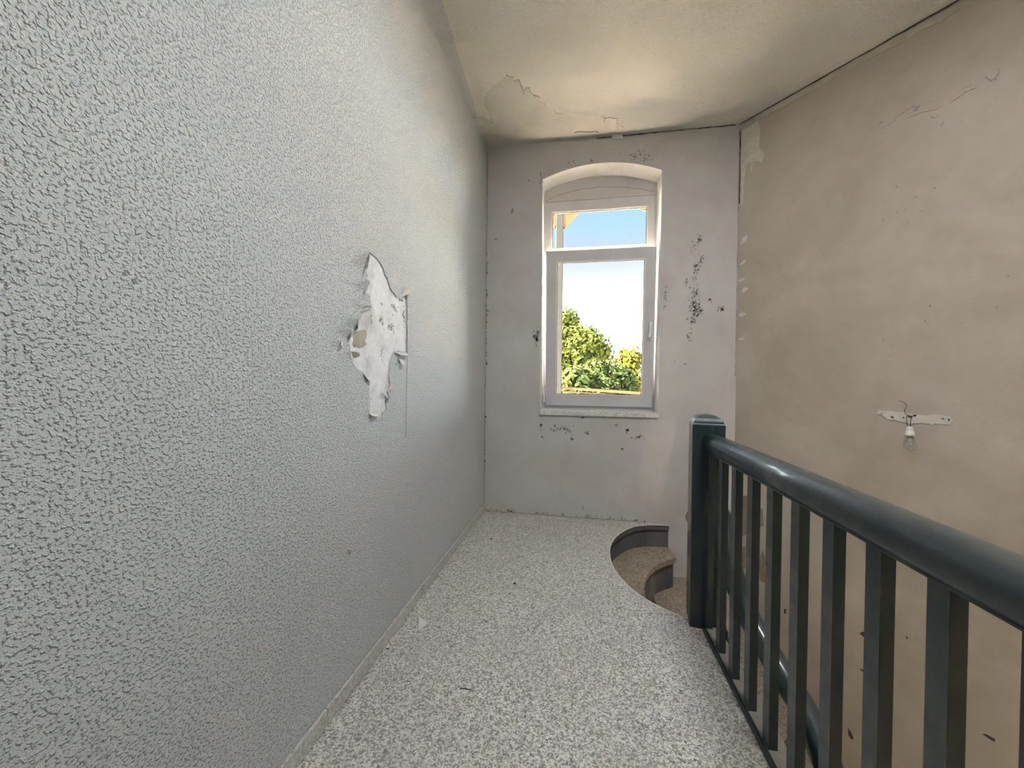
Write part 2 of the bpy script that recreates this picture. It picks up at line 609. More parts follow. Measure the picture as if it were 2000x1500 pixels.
def flap(wall, a, b, tip, lift, mat, parent, name='paper_flap', th=0.0012):
    """Torn strip hinged on a-b that curls out of the wall towards tip."""
    fn = WALLS[wall][2]
    a, b, tip = Vector(a), Vector(b), Vector(tip)
    bm = bmesh.new()
    rows = []
    n = 5
    for i in range(n + 1):
        t = i / n
        w = 0.001 + lift * math.sin(t * 1.9) / math.sin(1.5)
        sh = 1 - 0.75 * t ** 1.4
        base = (a + b) / 2
        adv = (tip - base) * math.sin(t * 1.45) / math.sin(1.45)
        p, q = base + (a - base) * sh + adv, base + (b - base) * sh + adv
        rows.append((bm.verts.new(fn(p.x, p.y, w)), bm.verts.new(fn((p.x + q.x) / 2, (p.y + q.y) / 2, w + lift * 0.15 * t)), bm.verts.new(fn(q.x, q.y, w))))
    for r, s in zip(rows, rows[1:]):
        bm.faces.new([r[0], r[1], s[1], s[0]])
        bm.faces.new([r[1], r[2], s[2], s[1]])
    bmesh.ops.recalc_face_normals(bm, faces=bm.faces)
    bmesh.ops.solidify(bm, geom=bm.faces[:], thickness=th)
    return obj(name, bm, mat, parent)

for (a, b, t, l) in [((455, 125), (432, 235), (395, 225), 0.028), ((455, 330), (430, 400), (400, 385), 0.022), ((470, 525), (405, 535), (392, 510), 0.022),
                     ((385, 610), (368, 690), (335, 640), 0.020), ((330, 690), (312, 760), (285, 700), 0.022), ((715, 395), (690, 450), (742, 388), 0.030),
                     ((318, 850), (335, 900), (345, 868), 0.022), ((640, 855), (725, 860), (690, 880), 0.020), ((575, 1150), (600, 1190), (572, 1180), 0.018),
                     ((455, 1300), (520, 1310), (465, 1325), 0.016), ((605, 1090), (592, 1135), (612, 1100), 0.014), ((665, 900), (700, 900), (680, 950), 0.016),
                     ((250, 770), (262, 800), (215, 805), 0.016), ((455, 1060), (410, 1010), (435, 1065), 0.010)]:
    flap('left', on('left', o_[0] + k * a[0], o_[1] + k * a[1]), on('left', o_[0] + k * b[0], o_[1] + k * b[1]),
         on('left', o_[0] + k * t[0], o_[1] + k * t[1]), l, M_paper, paper_l)
# seam below and beside the torn patch
seam = [(731, 420), (733, 700), (733, 900), (728, 1120), (724, 1290), (722, 1480)]
su = ons('left', seam, o_, k)
obj('paper_seam', plate([(x - 0.0022, y) for x, y in su] + [(x + 0.0022, y) for x, y in reversed(su)], [], WALLS['left'][2], -0.001, 0.0009), M_stain, paper_l)
spots = []
for (x, y, sx, sy, n, s) in [(560, 620, 20, 80, 22, 7), (650, 540, 30, 60, 26, 8), (350, 800, 20, 20, 8, 8), (620, 680, 30, 60, 26, 8), (555, 860, 10, 60, 12, 6),
                             (715, 600, 8, 80, 20, 9), (480, 620, 12, 40, 8, 6), (690, 470, 25, 20, 14, 8)]:
    u_, v_ = on('left', o_[0] + k * x, o_[1] + k * y)
    u2, v2 = on('left', o_[0] + k * (x + sx), o_[1] + k * (y + sy))
    spots.append((u_, v_, abs(u2 - u_), abs(v2 - v_), n, s * 0.0011))
tag(obj('paper_remnant', flecks('left', spots, 0.0008, 11, -0.005), M_remnant, wall_left), kind='stuff')
rem = [(335, 725), (360, 705), (400, 690), (440, 690), (445, 740), (430, 770), (445, 800), (400, 825), (360, 815), (335, 800), (345, 760)]
obj('paper_remnant', relief('left', jag(ons('left', rem, o_, k), 0.012, 0.004, 2), 0.0012, 0.95, -0.005), M_remnant, wall_left)

marks = []
for x, y, r in ((680, 1080, 0.012), (684, 1076, 0.010), (860, 975, 0.006), (598, 1415, 0.012), (245, 538, 0.008), (262, 545, 0.006), (640, 300, 0.005)):
    u_, v_ = on('left', x, y)
    marks.append((u_, v_, 0.004, 0.012, 2, r))
tag(obj('scuff', flecks('left', marks, 0.001, 77), M_stain, wall_left), kind='stuff')

# --- far wall with the arched window opening
WX0, WX1, WZ0, WZS, WZA = -0.358, 0.680, 0.97, 3.086, 3.193
hw, ris = (WX1 - WX0) / 2, WZA - WZS
AR = (hw * hw + ris * ris) / (2 * ris)
acx, acz = (WX0 + WX1) / 2, WZA - AR
def arch(x, off=0.0):
    return acz + math.sqrt((AR + off) ** 2 - (x - acx) ** 2)
N = 18
arch_pts = [(WX1 - (WX1 - WX0) * i / N, arch(WX1 - (WX1 - WX0) * i / N)) for i in range(N + 1)]
opening = [(WX0, WZ0 - 0.04), (WX1, WZ0 - 0.04)] + arch_pts
WALLT = 0.42
farbm = plate([(XL - 0.3, ZB), (NE0.x + 0.02, ZB), (NE0.x + 0.02, ZC + 0.3), (XL - 0.3, ZC + 0.3)], [opening], WALLS['far'][2], -WALLT, 0)
wall_far = struct(obj('wall_far', farbm, M_far), 'grey bare plaster wall with the arched window')
wall_far.data.materials.append(M_reveal)
for p in wall_far.data.polygons:
    c = p.center
    if abs(p.normal.y) < 0.5 and WX0 - 0.01 < c.x < WX1 + 0.01 and 0.5 < c.z < 3.3:
        p.material_index = 1

# --- right-hand walls of the stairwell
def wallseg(name, p, q, mat, t=0.3, label=None):
    p, q = Vector(p), Vector(q)
    d = (q - p).normalized()
    n = Vector((d.y, -d.x, 0))
    if n.dot(Vector((0.3, 1, 0)) - (p + q) / 2) > 0:
        n = -n
    bm = bmesh.new()
    vs_ = []
    for z in (ZB, ZC + 0.3):
        for pt in (p, q, q + n * t, p + n * t):
            vs_.append(bm.verts.new((pt.x, pt.y, z)))
    for f in ((0, 1, 2, 3), (4, 7, 6, 5), (0, 4, 5, 1), (1, 5, 6, 2), (2, 6, 7, 3), (3, 7, 4, 0)):
        bm.faces.new([vs_[i] for i in f])
    return struct(obj(name, bm, mat), label)

wall_right = wallseg('wall_right', NE0, NE1, M_right, label='tan bare plaster wall beyond the green banister')
wall_east = wallseg('wall_east', NE1 - NEd * 0.0, (XE, YB, 0), M_right)
wall_back = wallseg('wall_back', (XL - 0.2, YB, 0), (XE + 0.3, YB, 0), M_far)
stair_foot = struct(obj('floor_1', boxes((0.2, XE + 0.2, YB, D, ZB - 0.2, ZB)), M_stepm))
cellar_wall = wallseg('wall_lower', (0.0, YB, 0), (0.0, D, 0), M_right, 0.2)
for v in cellar_wall.data.vertices:
    if v.co.z > 0:
        v.co.z = -0.3

# --- ceiling: slab with a skin of wallpaper stripped near the far corner
ceiling = struct(obj('ceiling', boxes((XL - 0.3, XE + 0.3, YB - 0.2, D + 0.3, ZC + 0.005, ZC + 0.3)), M_ceilbare), 'white ceiling peeling beside the window')
k2, o2 = 0.22, (860, 100)
strip = [(290, 612), (330, 590), (390, 578), (470, 640), (440, 590), (420, 550), (385, 450), (400, 380), (440, 335), (520, 270), (590, 205), (615, 230), (640, 228), (660, 262),
         (700, 250), (722, 300), (738, 352), (768, 322), (792, 330), (812, 380), (872, 400), (880, 440), (930, 460), (955, 500), (1010, 520), (1030, 552), (1110, 545),
         (1180, 580), (1250, 578), (1330, 575), (1420, 578), (1455, 590), (1520, 590), (1562, 600), (1555, 640), (1590, 650), (1618, 670), (1605, 700), (1590, 760)]
hole = ons('ceil', strip, o2, k2)
hole = [(hole[0][0] - 0.3, hole[0][1])] + jag(hole, 0.03, 0.007, 9, False) + [(hole[-1][0], D + 0.2), (XL - 0.2, D + 0.2)]
paper_c = obj('wallpaper', plate([(XL - 0.01, YB), (XE + 0.05, YB), (XE + 0.05, NE1.y), (NE0.x + 0.01, D + 0.005), (XL - 0.01, D + 0.005)], [hole], WALLS['ceil'][2], -0.005, 0.0), M_ceil, ceiling)
tag(paper_c, 'white textured ceiling paper')
for (a, b, t, l) in [((1500, 590), (1565, 600), (1540, 670), 0.03), ((725, 300), (745, 350), (735, 370), 0.014), ((880, 440), (925, 462), (890, 470), 0.012),
                     ((1450, 575), (1460, 600), (1455, 620), 0.016), ((1020, 525), (1035, 550), (1010, 560), 0.012), ((290, 615), (380, 585), (350, 640), 0.02),
                     ((1575, 640), (1615, 668), (1610, 700), 0.014), ((430, 600), (468, 640), (455, 615), 0.016)]:
    flap('ceil', on('ceil', o2[0] + k2 * a[0], o2[1] + k2 * a[1]), on('ceil', o2[0] + k2 * b[0], o2[1] + k2 * b[1]),
         on('ceil', o2[0] + k2 * t[0], o2[1] + k2 * t[1]), l, M_paper, paper_c)
M_torn_shade = M_remnant
rag = ons('ceil', strip[10:22], o2, k2)
rag2 = ons('ceil', [(1010, 522), (1035, 548), (1062, 552), (1110, 545)], o2, k2)
rag3 = ons('ceil', [(1420, 578), (1455, 588), (1520, 590), (1560, 600), (1560, 640), (1590, 652), (1616, 672), (1600, 700)], o2, k2)
rag4 = ons('ceil', [(1195, 728), (1230, 712), (1300, 715), (1380, 722), (1425, 715)], o2, k2)
def ragged(wall, pts, w0, w1, h, mat, name, parent, seed, step):
    r_ = random.Random(seed)
    a, b = [], []
    P = [Vector(p) for p in pts]
    for p, q in zip(P, P[1:]):
        n = max(1, int((q - p).length / step))
        d = (q - p).normalized()
        nn = Vector((-d.y, d.x))
        for i in range(n):
            c = p.lerp(q, i / n) + Vector((r_.uniform(-step, step), r_.uniform(-step, step))) * 0.5
            a.append(tuple(c - nn * r_.uniform(w0, w1) * 0.5))
            b.append(tuple(c + nn * r_.uniform(w0, w1) * 0.5))
    return obj(name, plate(a + list(reversed(b)), [], WALLS[wall][2], -0.004, h), mat, parent)
for i_, pts_ in enumerate((rag, rag2, rag3, rag4)):  # darker strips paint in the shadow line along the torn paper
    ragged('ceil', pts_, 0.001, 0.007, 0.003, M_torn_shade, 'torn_edge_shade', ceiling, 60 + i_, 0.02)
# rounded cove between left wall and ceiling
cv = bmesh.new()
R_ = 0.075
prof = [(XL + 0.0004, ZC - R_ - 0.02)] + [(XL + 0.0004 + R_ - R_ * math.cos(a), ZC - 0.0004 - R_ + R_ * math.sin(a)) for a in [math.pi / 2 * i / 10 for i in range(11)]] + [(XL + R_ + 0.02, ZC - 0.0004)]
ys = [YB, 1.5, 2.2, 2.9, 3.3]
sc_ = [1, 1, 0.8, 0.4, 0.05]
rings = [[cv.verts.new((XL + 0.0004 + (x - XL - 0.0004) * s, y, ZC - 0.0004 + (z - ZC + 0.0004) * s)) for x, z in prof] for y, s in zip(ys, sc_)]
for a, b in zip(rings, rings[1:]):
    for i in range(len(prof) - 1):
        cv.faces.new([a[i], a[i + 1], b[i + 1], b[i]])
struct(obj('trim_1', cv, M_left, None, True), 'rounded cove between white wall and ceiling')

# --- floor: terrazzo landing with the curved cut-out of the stair
edge = [(0.78, 3.500), (0.70, 3.497), (0.60, 3.480), (0.485, 3.425), (0.41, 3.345), (0.346, 3.249), (0.295, 3.150), (0.260, 3.050), (0.238, 2.960), (0.228, 2.87), (0.224, 2.78), (0.227, 2.69), (0.241, 2.604), (0.274, 2.488),
        (0.313, 2.395), (0.36, 2.315), (0.407, 2.260), (0.455, 2.215), (0.504, 2.178), (0.563, 2.139), (0.640, 2.115), (0.70, 2.115)]
fl = [(XL - 0.02, YB), (0.700, YB)] + list(reversed(edge)) + [(0.78, D + 0.02), (XL - 0.02, D + 0.02)]
floor = struct(obj('floor', plate(fl, [], WALLS['floor'][2], -0.045, 0.0), M_terr), 'speckled grey terrazzo landing')
floor.data.materials.append(M_riser)  # slab edge in the riser grey, its shade put into the colour
for p in floor.data.polygons:
    if abs(p.normal.z) < 0.5:
        p.material_index = 1
def shrink(poly, d):
    out = []
    for i, p in enumerate(poly):
        a, b = Vector(poly[max(i - 1, 0)]), Vector(poly[min(i + 1, len(poly) - 1)])
        t = (b - a).normalized()
        out.append((p[0] + t.y * d, p[1] - t.x * d))
    return out
edge_in = shrink(edge, 0.022)
if edge_in[9][0] > edge[9][0]:
    edge_in = shrink(edge, -0.022)
fl2 = [(XL, YB), (0.685, YB), (0.685, 2.09)] + list(reversed(edge_in)) + [(edge_in[0][0], D - 0.0), (XL, D - 0.0)]
tag(obj('riser', plate(fl2, [], WALLS['floor'][2], -0.42, -0.045), M_riser, floor), 'grey painted riser under the landing edge')
nz = bmesh.new()
tube(nz, [(x, y, -0.004) for x, y in edge], 0.0065, 6)  # thin pale line along the landing edge
tag(obj('nosing', nz, M_nosing, floor, True), 'pale rounded edge')

# --- baseboard of terrazzo pieces
base_l = struct(obj('baseboard_left', boxes((XL - 0.001, XL + 0.006, YB, D - 0.002, 0.004, 0.060)), M_stain), 'low terrazzo skirting along the white wall')
cuts = [YB, -1.6, -0.7, 0.0, 0.62, 1.22, 1.60, 2.05, 2.62, 3.05, D - 0.004]
for i, (a, b) in enumerate(zip(cuts, cuts[1:])):
    dx = random.uniform(-0.0012, 0.0012)
    obj('skirting_tile', boxes((XL + 0.002, XL + 0.013 + dx, a + 0.0012, b - 0.0012, 0.005, 0.066 + dx * 2)), M_plinth, base_l, False, 0.002, 1)

# --- window
window = struct(obj('window_1', boxes((WX0, WX0 + 0.066, 3.742, 3.81, WZ0, 2.975), (WX1 - 0.072, WX1, 3.742, 3.81, WZ0, 2.975),
                                      (WX0 + 0.066, WX1 - 0.072, 3.742, 3.81, 2.885, 2.975), (WX0 + 0.066, WX1 - 0.072, 3.742, 3.81, 2.42, 2.515),
                                      (WX0 + 0.066, WX1 - 0.072, 3.742, 3.81, WZ0, 1.06)), M_pvc, None, False, 0.004, 1),
                'white arched-recess window with the lower sash tilted in')
gx0, gx1, gz0, gz1 = WX0 + 0.066, WX1 - 0.072, 2.515, 2.885
obj('glazing_bead', boxes((gx0, gx0 + 0.012, 3.738, 3.765, gz0, gz1), (gx1 - 0.012, gx1, 3.738, 3.765, gz0, gz1),
                          (gx0 + 0.012, gx1 - 0.012, 3.738, 3.765, gz0, gz0 + 0.012), (gx0 + 0.012, gx1 - 0.012, 3.738, 3.765, gz1 - 0.012, gz1)), M_bead, window)
obj('window_seal', boxes((gx0 + 0.012, gx0 + 0.016, 3.750, 3.772, gz0 + 0.012, gz1 - 0.012), (gx1 - 0.016, gx1 - 0.012, 3.750, 3.772, gz0 + 0.012, gz1 - 0.012),
                         (gx0 + 0.016, gx1 - 0.016, 3.750, 3.772, gz1 - 0.016, gz1 - 0.012)), M_seal, window)
obj('pane', boxes((gx0 + 0.006, gx1 - 0.006, 3.772, 3.776, gz0 + 0.006, gz1 - 0.006)), M_glass, window)
# boarded lunette over the frame
lun = [(WX0, 2.979), (WX1, 2.979)] + arch_pts
tag(obj('lunette_panel', plate(lun, [], lambda u, v, w: (u, 3.742 - w, v), -0.06, 0.0), M_far, window), 'grey plastered panel filling the arch')
ridge = [(-0.345, 2.99), (-0.25, 3.035), (-0.05, 3.075), (0.15, 3.088), (0.35, 3.075), (0.52, 3.045), (0.665, 3.005)]
rb = bmesh.new()
tube(rb, [(x, 3.742, z) for x, z in ridge], 0.0022, 5)
obj('hairline_crack', rb, M_stain, window)
# tilted sash
sx0, sx1, sh = -0.324, 0.661, 1.447
sash = obj('sash', boxes((sx0, sx0 + 0.094, 0, 0.03, 0, sh), (sx1 - 0.090, sx1, 0, 0.03, 0, sh),
                         (sx0 + 0.094, sx1 - 0.090, 0, 0.03, 0, 0.098), (sx0 + 0.094, sx1 - 0.090, 0, 0.03, sh - 0.098, sh)), M_pvc, window, False, 0.004, 1)
sash.location = (0, 3.710, 1.008)
sash.rotation_euler.x = math.asin(0.118 / sh)
hx0, hx1, hz0, hz1 = sx0 + 0.094, sx1 - 0.090, 0.098, sh - 0.098
obj('glazing_bead', boxes((hx0, hx0 + 0.010, -0.004, 0.02, hz0, hz1), (hx1 - 0.010, hx1, -0.004, 0.02, hz0, hz1),
                          (hx0 + 0.010, hx1 - 0.010, -0.004, 0.02, hz0, hz0 + 0.010), (hx0 + 0.010, hx1 - 0.010, -0.004, 0.02, hz1 - 0.010, hz1)), M_bead, sash)
obj('window_seal', boxes((hx0 + 0.010, hx0 + 0.0135, 0.006, 0.02, hz0 + 0.01, hz1 - 0.01), (hx1 - 0.0135, hx1 - 0.010, 0.006, 0.02, hz0 + 0.01, hz1 - 0.01),
                         (hx0 + 0.0135, hx1 - 0.0135, 0.006, 0.02, hz1 - 0.0135, hz1 - 0.010), (hx0 + 0.0135, hx1 - 0.0135, 0.006, 0.02, hz0 + 0.010, hz0 + 0.0135)), M_seal, sash)
obj('pane', boxes((hx0 + 0.005, hx1 - 0.005, 0.018, 0.022, hz0 + 0.005, hz1 - 0.005)), M_glass, sash)
hb = bmesh.new()
hxc, hzc = 0.617, 0.655
box(hb, hxc - 0.014, hxc + 0.014, -0.010, 0.0, hzc - 0.035, hzc + 0.035)
tube(hb, bez([(hxc, -0.008, hzc), (hxc, -0.038, hzc), (hxc + 0.001, -0.050, hzc + 0.012), (hxc + 0.003, -0.052, hzc + 0.07), (hxc + 0.004, -0.050, hzc + 0.125)], 4),
     [0.010] * 5 + [0.011] * 4 + [0.0105] * 4 + [0.010] * 3 + [0.008], 10)
tag(obj('handle', hb, M_handle, sash, True), 'white lever handle turned up')
hg = bmesh.new()
box(hg, -0.350, -0.330, 3.722, 3.745, 1.03, 1.115)
obj('hinge', hg, M_handle, window, False, 0.004, 1)
sill = obj('window_sill', boxes((WX0 + 0.001, WX1 - 0.001, D - 0.022, 3.742, 0.931, WZ0)), M_stone, window, False, 0.006, 2)
tag(sill, 'pale stone window sill')

# --- ragged plaster, scuffs and cracks on the walls
kF, oF = 0.21990, (1290, 420)      # crop right of the window
def fspots(lst, off, kk, wall, unit):
    out = []
    for (x, y, sx, sy, n, s) in lst:
        u_, v_ = on(wall, off[0] + kk * x, off[1] + kk * y)
        u2, v2 = on(wall, off[0] + kk * (x + sx), off[1] + kk * (y + sy))
        out.append((u_, v_, abs(u2 - u_), abs(v2 - v_), n, s * unit))
    return out
sp1 = fspots([(345, 210, 18, 40, 12, 16), (290, 270, 45, 70, 22, 9), (355, 400, 35, 55, 24, 13), (320, 480, 30, 60, 26, 14), (300, 560, 15, 30, 8, 10), (230, 600, 28, 45, 12, 12),
              (310, 690, 45, 70, 34, 11), (300, 790, 60, 60, 36, 11), (320, 850, 60, 60, 46, 13), (280, 940, 30, 60, 26, 13), (240, 1060, 12, 25, 5, 12), (262, 1105, 16, 14, 4, 12),
              (440, 760, 30, 30, 8, 12), (535, 830, 45, 40, 14, 12), (225, 1320, 6, 8, 2, 14), (130, 1290, 14, 10, 3, 10), (40, 740, 12, 80, 10, 9)], oF, kF, 'far', 0.0011)
tag(obj('scuff', flecks('far', sp1, 0.0006, 21), M_stain, wall_far), 'dark scuff marks right of the window', kind='stuff')
sp2 = fspots([(650, 780, 70, 30, 12, 14), (820, 820, 14, 5, 3, 18), (795, 722, 12, 8, 3, 16), (1020, 775, 12, 6, 2, 14), (1085, 805, 10, 20, 4, 14), (1160, 850, 50, 20, 12, 12), (720, 860, 12, 14, 4, 12),
              (525, 770, 12, 30, 8, 12), (530, 850, 10, 26, 5, 12), (490, 190, 18, 60, 12, 14), (1490, 190, 14, 30, 4, 12), (1465, 370, 10, 10, 2, 10), (790, 1300, 10, 22, 4, 14),
              (640, 800, 70, 20, 10, 12), (1050, 925, 8, 12, 2, 10)], (900, 600), 0.3, 'far', 0.0015)
sp2 += fspots([(1150, 280, 120, 40, 40, 9), (850, 310, 6, 20, 4, 10), (700, 330, 60, 20, 10, 9), (440, 440, 10, 14, 3, 10), (335, 640, 6, 16, 3, 14), (232, 825, 8, 8, 2, 12), (520, 430, 14, 60, 14, 11),
               (495, 1450, 14, 120, 16, 12), (1330, 1200, 12, 80, 12, 9)], (900, 220), 0.3, 'far', 0.0014)
tag(obj('scuff', flecks('far', sp2, 0.0006, 22), M_stain, wall_far), 'small dark scrapes around the window', kind='stuff')
# dark crumbling line in the left corner, along the floor and along the ceiling
rn = random.Random(4)
def ragged_strip(wall, pts, w0, w1, h, mat, name, parent, seed, step=0.02, label=None):
    r_ = random.Random(seed)
    a, b = [], []
    P = [Vector(p) for p in pts]
    for p, q in zip(P, P[1:]):
        n = max(1, int((q - p).length / step))
        d = (q - p).normalized()
        nn = Vector((-d.y, d.x))
        for i in range(n):
            c = p.lerp(q, i / n)
            a.append(tuple(c - nn * r_.uniform(w0, w1) * 0.5))
            b.append(tuple(c + nn * r_.uniform(w0, w1) * 0.5))
    o = obj(name, plate(a + list(reversed(b)), [], WALLS[wall][2], -0.001, h), mat, parent)
    if label:
        o['label'] = label
    return o
cornerpts = [(XL + 0.006, 0.02), (XL + 0.005, 3.40)]
ragged_strip('far', cornerpts, 0.0005, 0.008, 0.002, M_stain, 'corner_crack', wall_far, 31, 0.025)
tag(obj('corner_crumb', flecks('far', [(XL + 0.012, z, 0.012, 0.12, 7, 0.012) for z in (0.5, 0.9, 1.45, 1.62, 1.75, 1.9, 2.05, 2.3)], 0.0015, 8), M_crack, wall_far), kind='stuff')
ragged_strip('far', [(XL, 0.004), (-0.45, 0.004), (0.1, 0.004), (0.62, 0.004)], 0.002, 0.014, 0.003, M_remnant, 'floor_crack', wall_far, 32, 0.03)
tag(obj('plaster_crumb', flecks('far', [(-0.75, 0.02, 0.1, 0.012, 8, 0.012), (-0.62, 0.018, 0.05, 0.012, 8, 0.016), (-0.3, 0.018, 0.2, 0.012, 14, 0.012), (0.1, 0.02, 0.2, 0.012, 14, 0.012), (0.45, 0.015, 0.15, 0.01, 10, 0.012)], 0.002, 12), M_ochre, wall_far), kind='stuff')
ragged_strip('far', [(0.12, ZC - 0.004), (0.5, ZC - 0.003), (1.295, ZC - 0.004)], 0.0008, 0.012, 0.003, M_crack, 'ceiling_crack', wall_far, 33, 0.03)
ragged_strip('far', [(1.296, 1.3), (1.296, 3.40)], 0.001, 0.007, 0.002, M_stain, 'corner_crack', wall_far, 34, 0.03)
ragged_strip('right', [(0.004, 2.75), (0.004, 3.38)], 0.001, 0.010, 0.003, M_crack, 'corner_crack', wall_right, 35, 0.03)
# pale strip and dark joint under the ceiling on the right-hand wall
ragged_strip('right', [(0.0, ZC - 0.030), (0.5, ZC - 0.035), (0.9, ZC - 0.038), (1.74, ZC - 0.045)], 0.030, 0.062, 0.005, M_strip, 'pale_strip', wall_right, 36, 0.05, 'pale plaster strip under the ceiling')
ragged_strip('right', [(0.0, ZC - 0.002), (0.45, ZC - 0.003), (0.8, ZC - 0.004), (1.74, ZC - 0.004)], 0.0004, 0.015, 0.006, M_crack, 'ceiling_crack', wall_right, 37, 0.045)
# drip of pale paint in the corner
kC, oC = 0.3, (1400, 0)
drip = [(158, 860), (200, 780), (265, 770), (285, 830), (275, 960), (310, 1000), (295, 1055), (250, 1050), (235, 1060), (230, 1120), (222, 1120), (220, 1050), (190, 1075), (180, 1150), (168, 1330), (158, 1330)]
obj('paint_drip', relief('right', ons('right', drip, oC, kC), 0.0012, 0.97), M_pale, wall_right)['label'] = 'pale paint drip in the corner'
# ridges and broken plaster high on the right-hand wall
for poly, h in [([(1000, 840), (1050, 820), (1100, 800), (1130, 760), (1190, 720), (1250, 690), (1290, 690), (1240, 720), (1190, 750), (1150, 800), (1090, 835), (1020, 852)], 0.007),
                ([(1250, 670), (1300, 610), (1360, 545), (1410, 535), (1440, 580), (1425, 650), (1380, 685), (1320, 690), (1280, 700)], 0.005),
                ([(1200, 760), (1260, 735), (1340, 705), (1440, 690), (1500, 680), (1440, 715), (1350, 730), (1270, 760), (1210, 785)], 0.006),
                ([(1500, 650), (1560, 610), (1610, 570), (1700, 545), (1750, 520), (1700, 570), (1620, 600), (1570, 640), (1510, 680)], 0.006),
                ([(1740, 500), (1800, 480), (1840, 440), (1850, 470), (1810, 520), (1770, 530)], 0.007),
                ([(1390, 755), (1430, 742), (1450, 755), (1430, 770), (1400, 772)], 0.006)]:
    obj('plaster_ridge', relief('right', jag(ons('right', poly, oC, kC), 0.03, 0.005, len(poly)), h, 0.72), M_right if h != 0.005 else M_right, wall_right)
sp3 = fspots([(1300, 695, 50, 8, 10, 14), (1220, 730, 30, 14, 8, 12), (1470, 810, 14, 6, 3, 12), (1050, 815, 25, 8, 4, 12), (1790, 520, 40, 12, 6, 10), (1620, 575, 50, 12, 8, 8), (1170, 1215, 6, 6, 2, 10), (1080, 1430, 10, 8, 3, 10)], oC, kC, 'right', 0.0011)
tag(obj('hole_fleck', flecks('right', sp3, 0.0008, 41), M_stain, wall_right), kind='stuff')
# pale leaf-shaped dabs by the corner, and the loose chip
dabs = [[(735, 195), (770, 175), (775, 200), (755, 240), (720, 265), (705, 262), (715, 220)], [(740, 400), (765, 398), (745, 430), (715, 445), (700, 440)],
        [(685, 580), (720, 560), (760, 558), (730, 585), (700, 598)], [(730, 650), (770, 640), (778, 655), (750, 685), (715, 695)], [(690, 880), (740, 860), (765, 885), (720, 905), (695, 900)],
        [(640, 1105), (735, 1085), (755, 1098), (720, 1115)]]
for i, d_ in enumerate(dabs):
    obj('filler_dab', relief('right', [(max(0.002, x), y) for x, y in ons('right', d_, oF, kF)], 0.0015, 0.85), M_pale, wall_right)
obj('plaster_chip', relief('far', ons('far', [(515, 810), (530, 785), (575, 760), (580, 790), (555, 815), (520, 835)], oF, kF), 0.004, 0.8), M_pale, wall_far)
# ochre spots low on the far and right walls
for wl, poly in [('far', [(1338, 1010), (1341, 1000), (1348, 996), (1350, 1024), (1343, 1022)]), ('right', [(1449, 968), (1460, 966), (1458, 1045), (1447, 1050)]), ('right', [(1449, 1068), (1457, 1066), (1456, 1110), (1448, 1112)]), ('right', [(1482, 990), (1490, 994), (1492, 1028), (1484, 1030)]), ('right', [(1482, 1095), (1489, 1075), (1496, 1090), (1494, 1140), (1484, 1135)])]:
    obj('ochre_spot', relief(wl, jag(ons(wl, poly), 0.03, 0.004, 3), 0.0015, 0.9), M_ochre, wall_right if wl == 'right' else wall_far)
sp4 = fspots([(1690, 1212, 1, 1, 0, 1)], (0, 0), 1, 'right', 0.001)
for i, poly in enumerate([[(1678, 1236), (1686, 1233), (1700, 1242), (1698, 1248), (1684, 1243)], [(1678, 1306), (1683, 1306), (1692, 1314), (1690, 1317)], [(1656, 1420), (1662, 1430), (1668, 1442), (1663, 1446), (1656, 1434)],
                          [(1768, 1242), (1774, 1245), (1771, 1250)], [(1917, 1433), (1925, 1433), (1945, 1444), (1943, 1450), (1930, 1442)], [(1531, 1190), (1536, 1188), (1535, 1200), (1531, 1198)]]):
    obj('nail_scar', relief('right', ons('right', poly), 0.001, 0.85), M_crack, wall_right)
sp5 = [(1.0, 2.35, 0.25, 0.15, 10, 0.006), (0.85, 1.5, 0.3, 0.3, 10, 0.006), (1.25, 1.7, 0.2, 0.3, 8, 0.008), (0.4, 1.9, 0.25, 0.4, 10, 0.006), (1.12, 1.62, 0.02, 0.02, 3, 0.012)]
tag(obj('hole_fleck', flecks('right', sp5, 0.0008, 43), M_ochre, wall_right), kind='stuff')

# hanging scrap of paper at the ceiling joint above the window
obj('paper_scrap', relief('far', ons('far', [(1195, 262), (1200, 264), (1216, 261), (1216, 266), (1217, 271), (1200, 272), (1195, 272)]), 0.012, 0.95, 0.004), M_flake, wall_far)
obj('paper_scrap', relief('far', ons('far', [(1083, 279), (1092, 276), (1094, 281), (1086, 284)]), 0.008, 0.9, 0.003), M_far, wall_far)

# ================================================================== STAIRCASE
Z1, Z2 = -0.203, -0.455
stair = tag(empty('staircase', (1.2, 2.2, ZB)), 'winding terrazzo stair with grey risers curving down behind the newel post', 'staircase')
def rel(fn_off):
    return lambda u, v, w: (u - 1.2, v - 2.2, w - ZB)
def step(poly, zt, th, riser_poly, zb):
    s = obj('step', plate(poly, [], rel(0), zt - th, zt), M_stepm, stair, False, 0.006, 2)
    obj('riser', plate(riser_poly, [], rel(0), zb, zt - th), M_riser, s)
    return s
n1 = [(0.443, 2.20), (0.444, 2.40), (0.452, 2.62), (0.457, 2.74), (0.472, 2.85), (0.508, 2.97), (0.553, 3.07), (0.622, 3.17), (0.70, 3.243), (0.738, 3.275), (0.775, 3.300), (0.803, 3.325)]
poly1 = [(0.10, 2.20), ] + n1 + [(0.815, 3.40), (0.790, 3.45), (0.783, D), (0.10, D)]
n1r = [(x - 0.030, y + 0.012) for x, y in n1]
n1r[-1] = (0.780, 3.338)
poly1r = [(0.12, 2.22)] + n1r + [(0.775, 3.44), (0.770, D), (0.12, D)]
step(poly1, Z1, 0.04, poly1r, Z2 - 0.05)
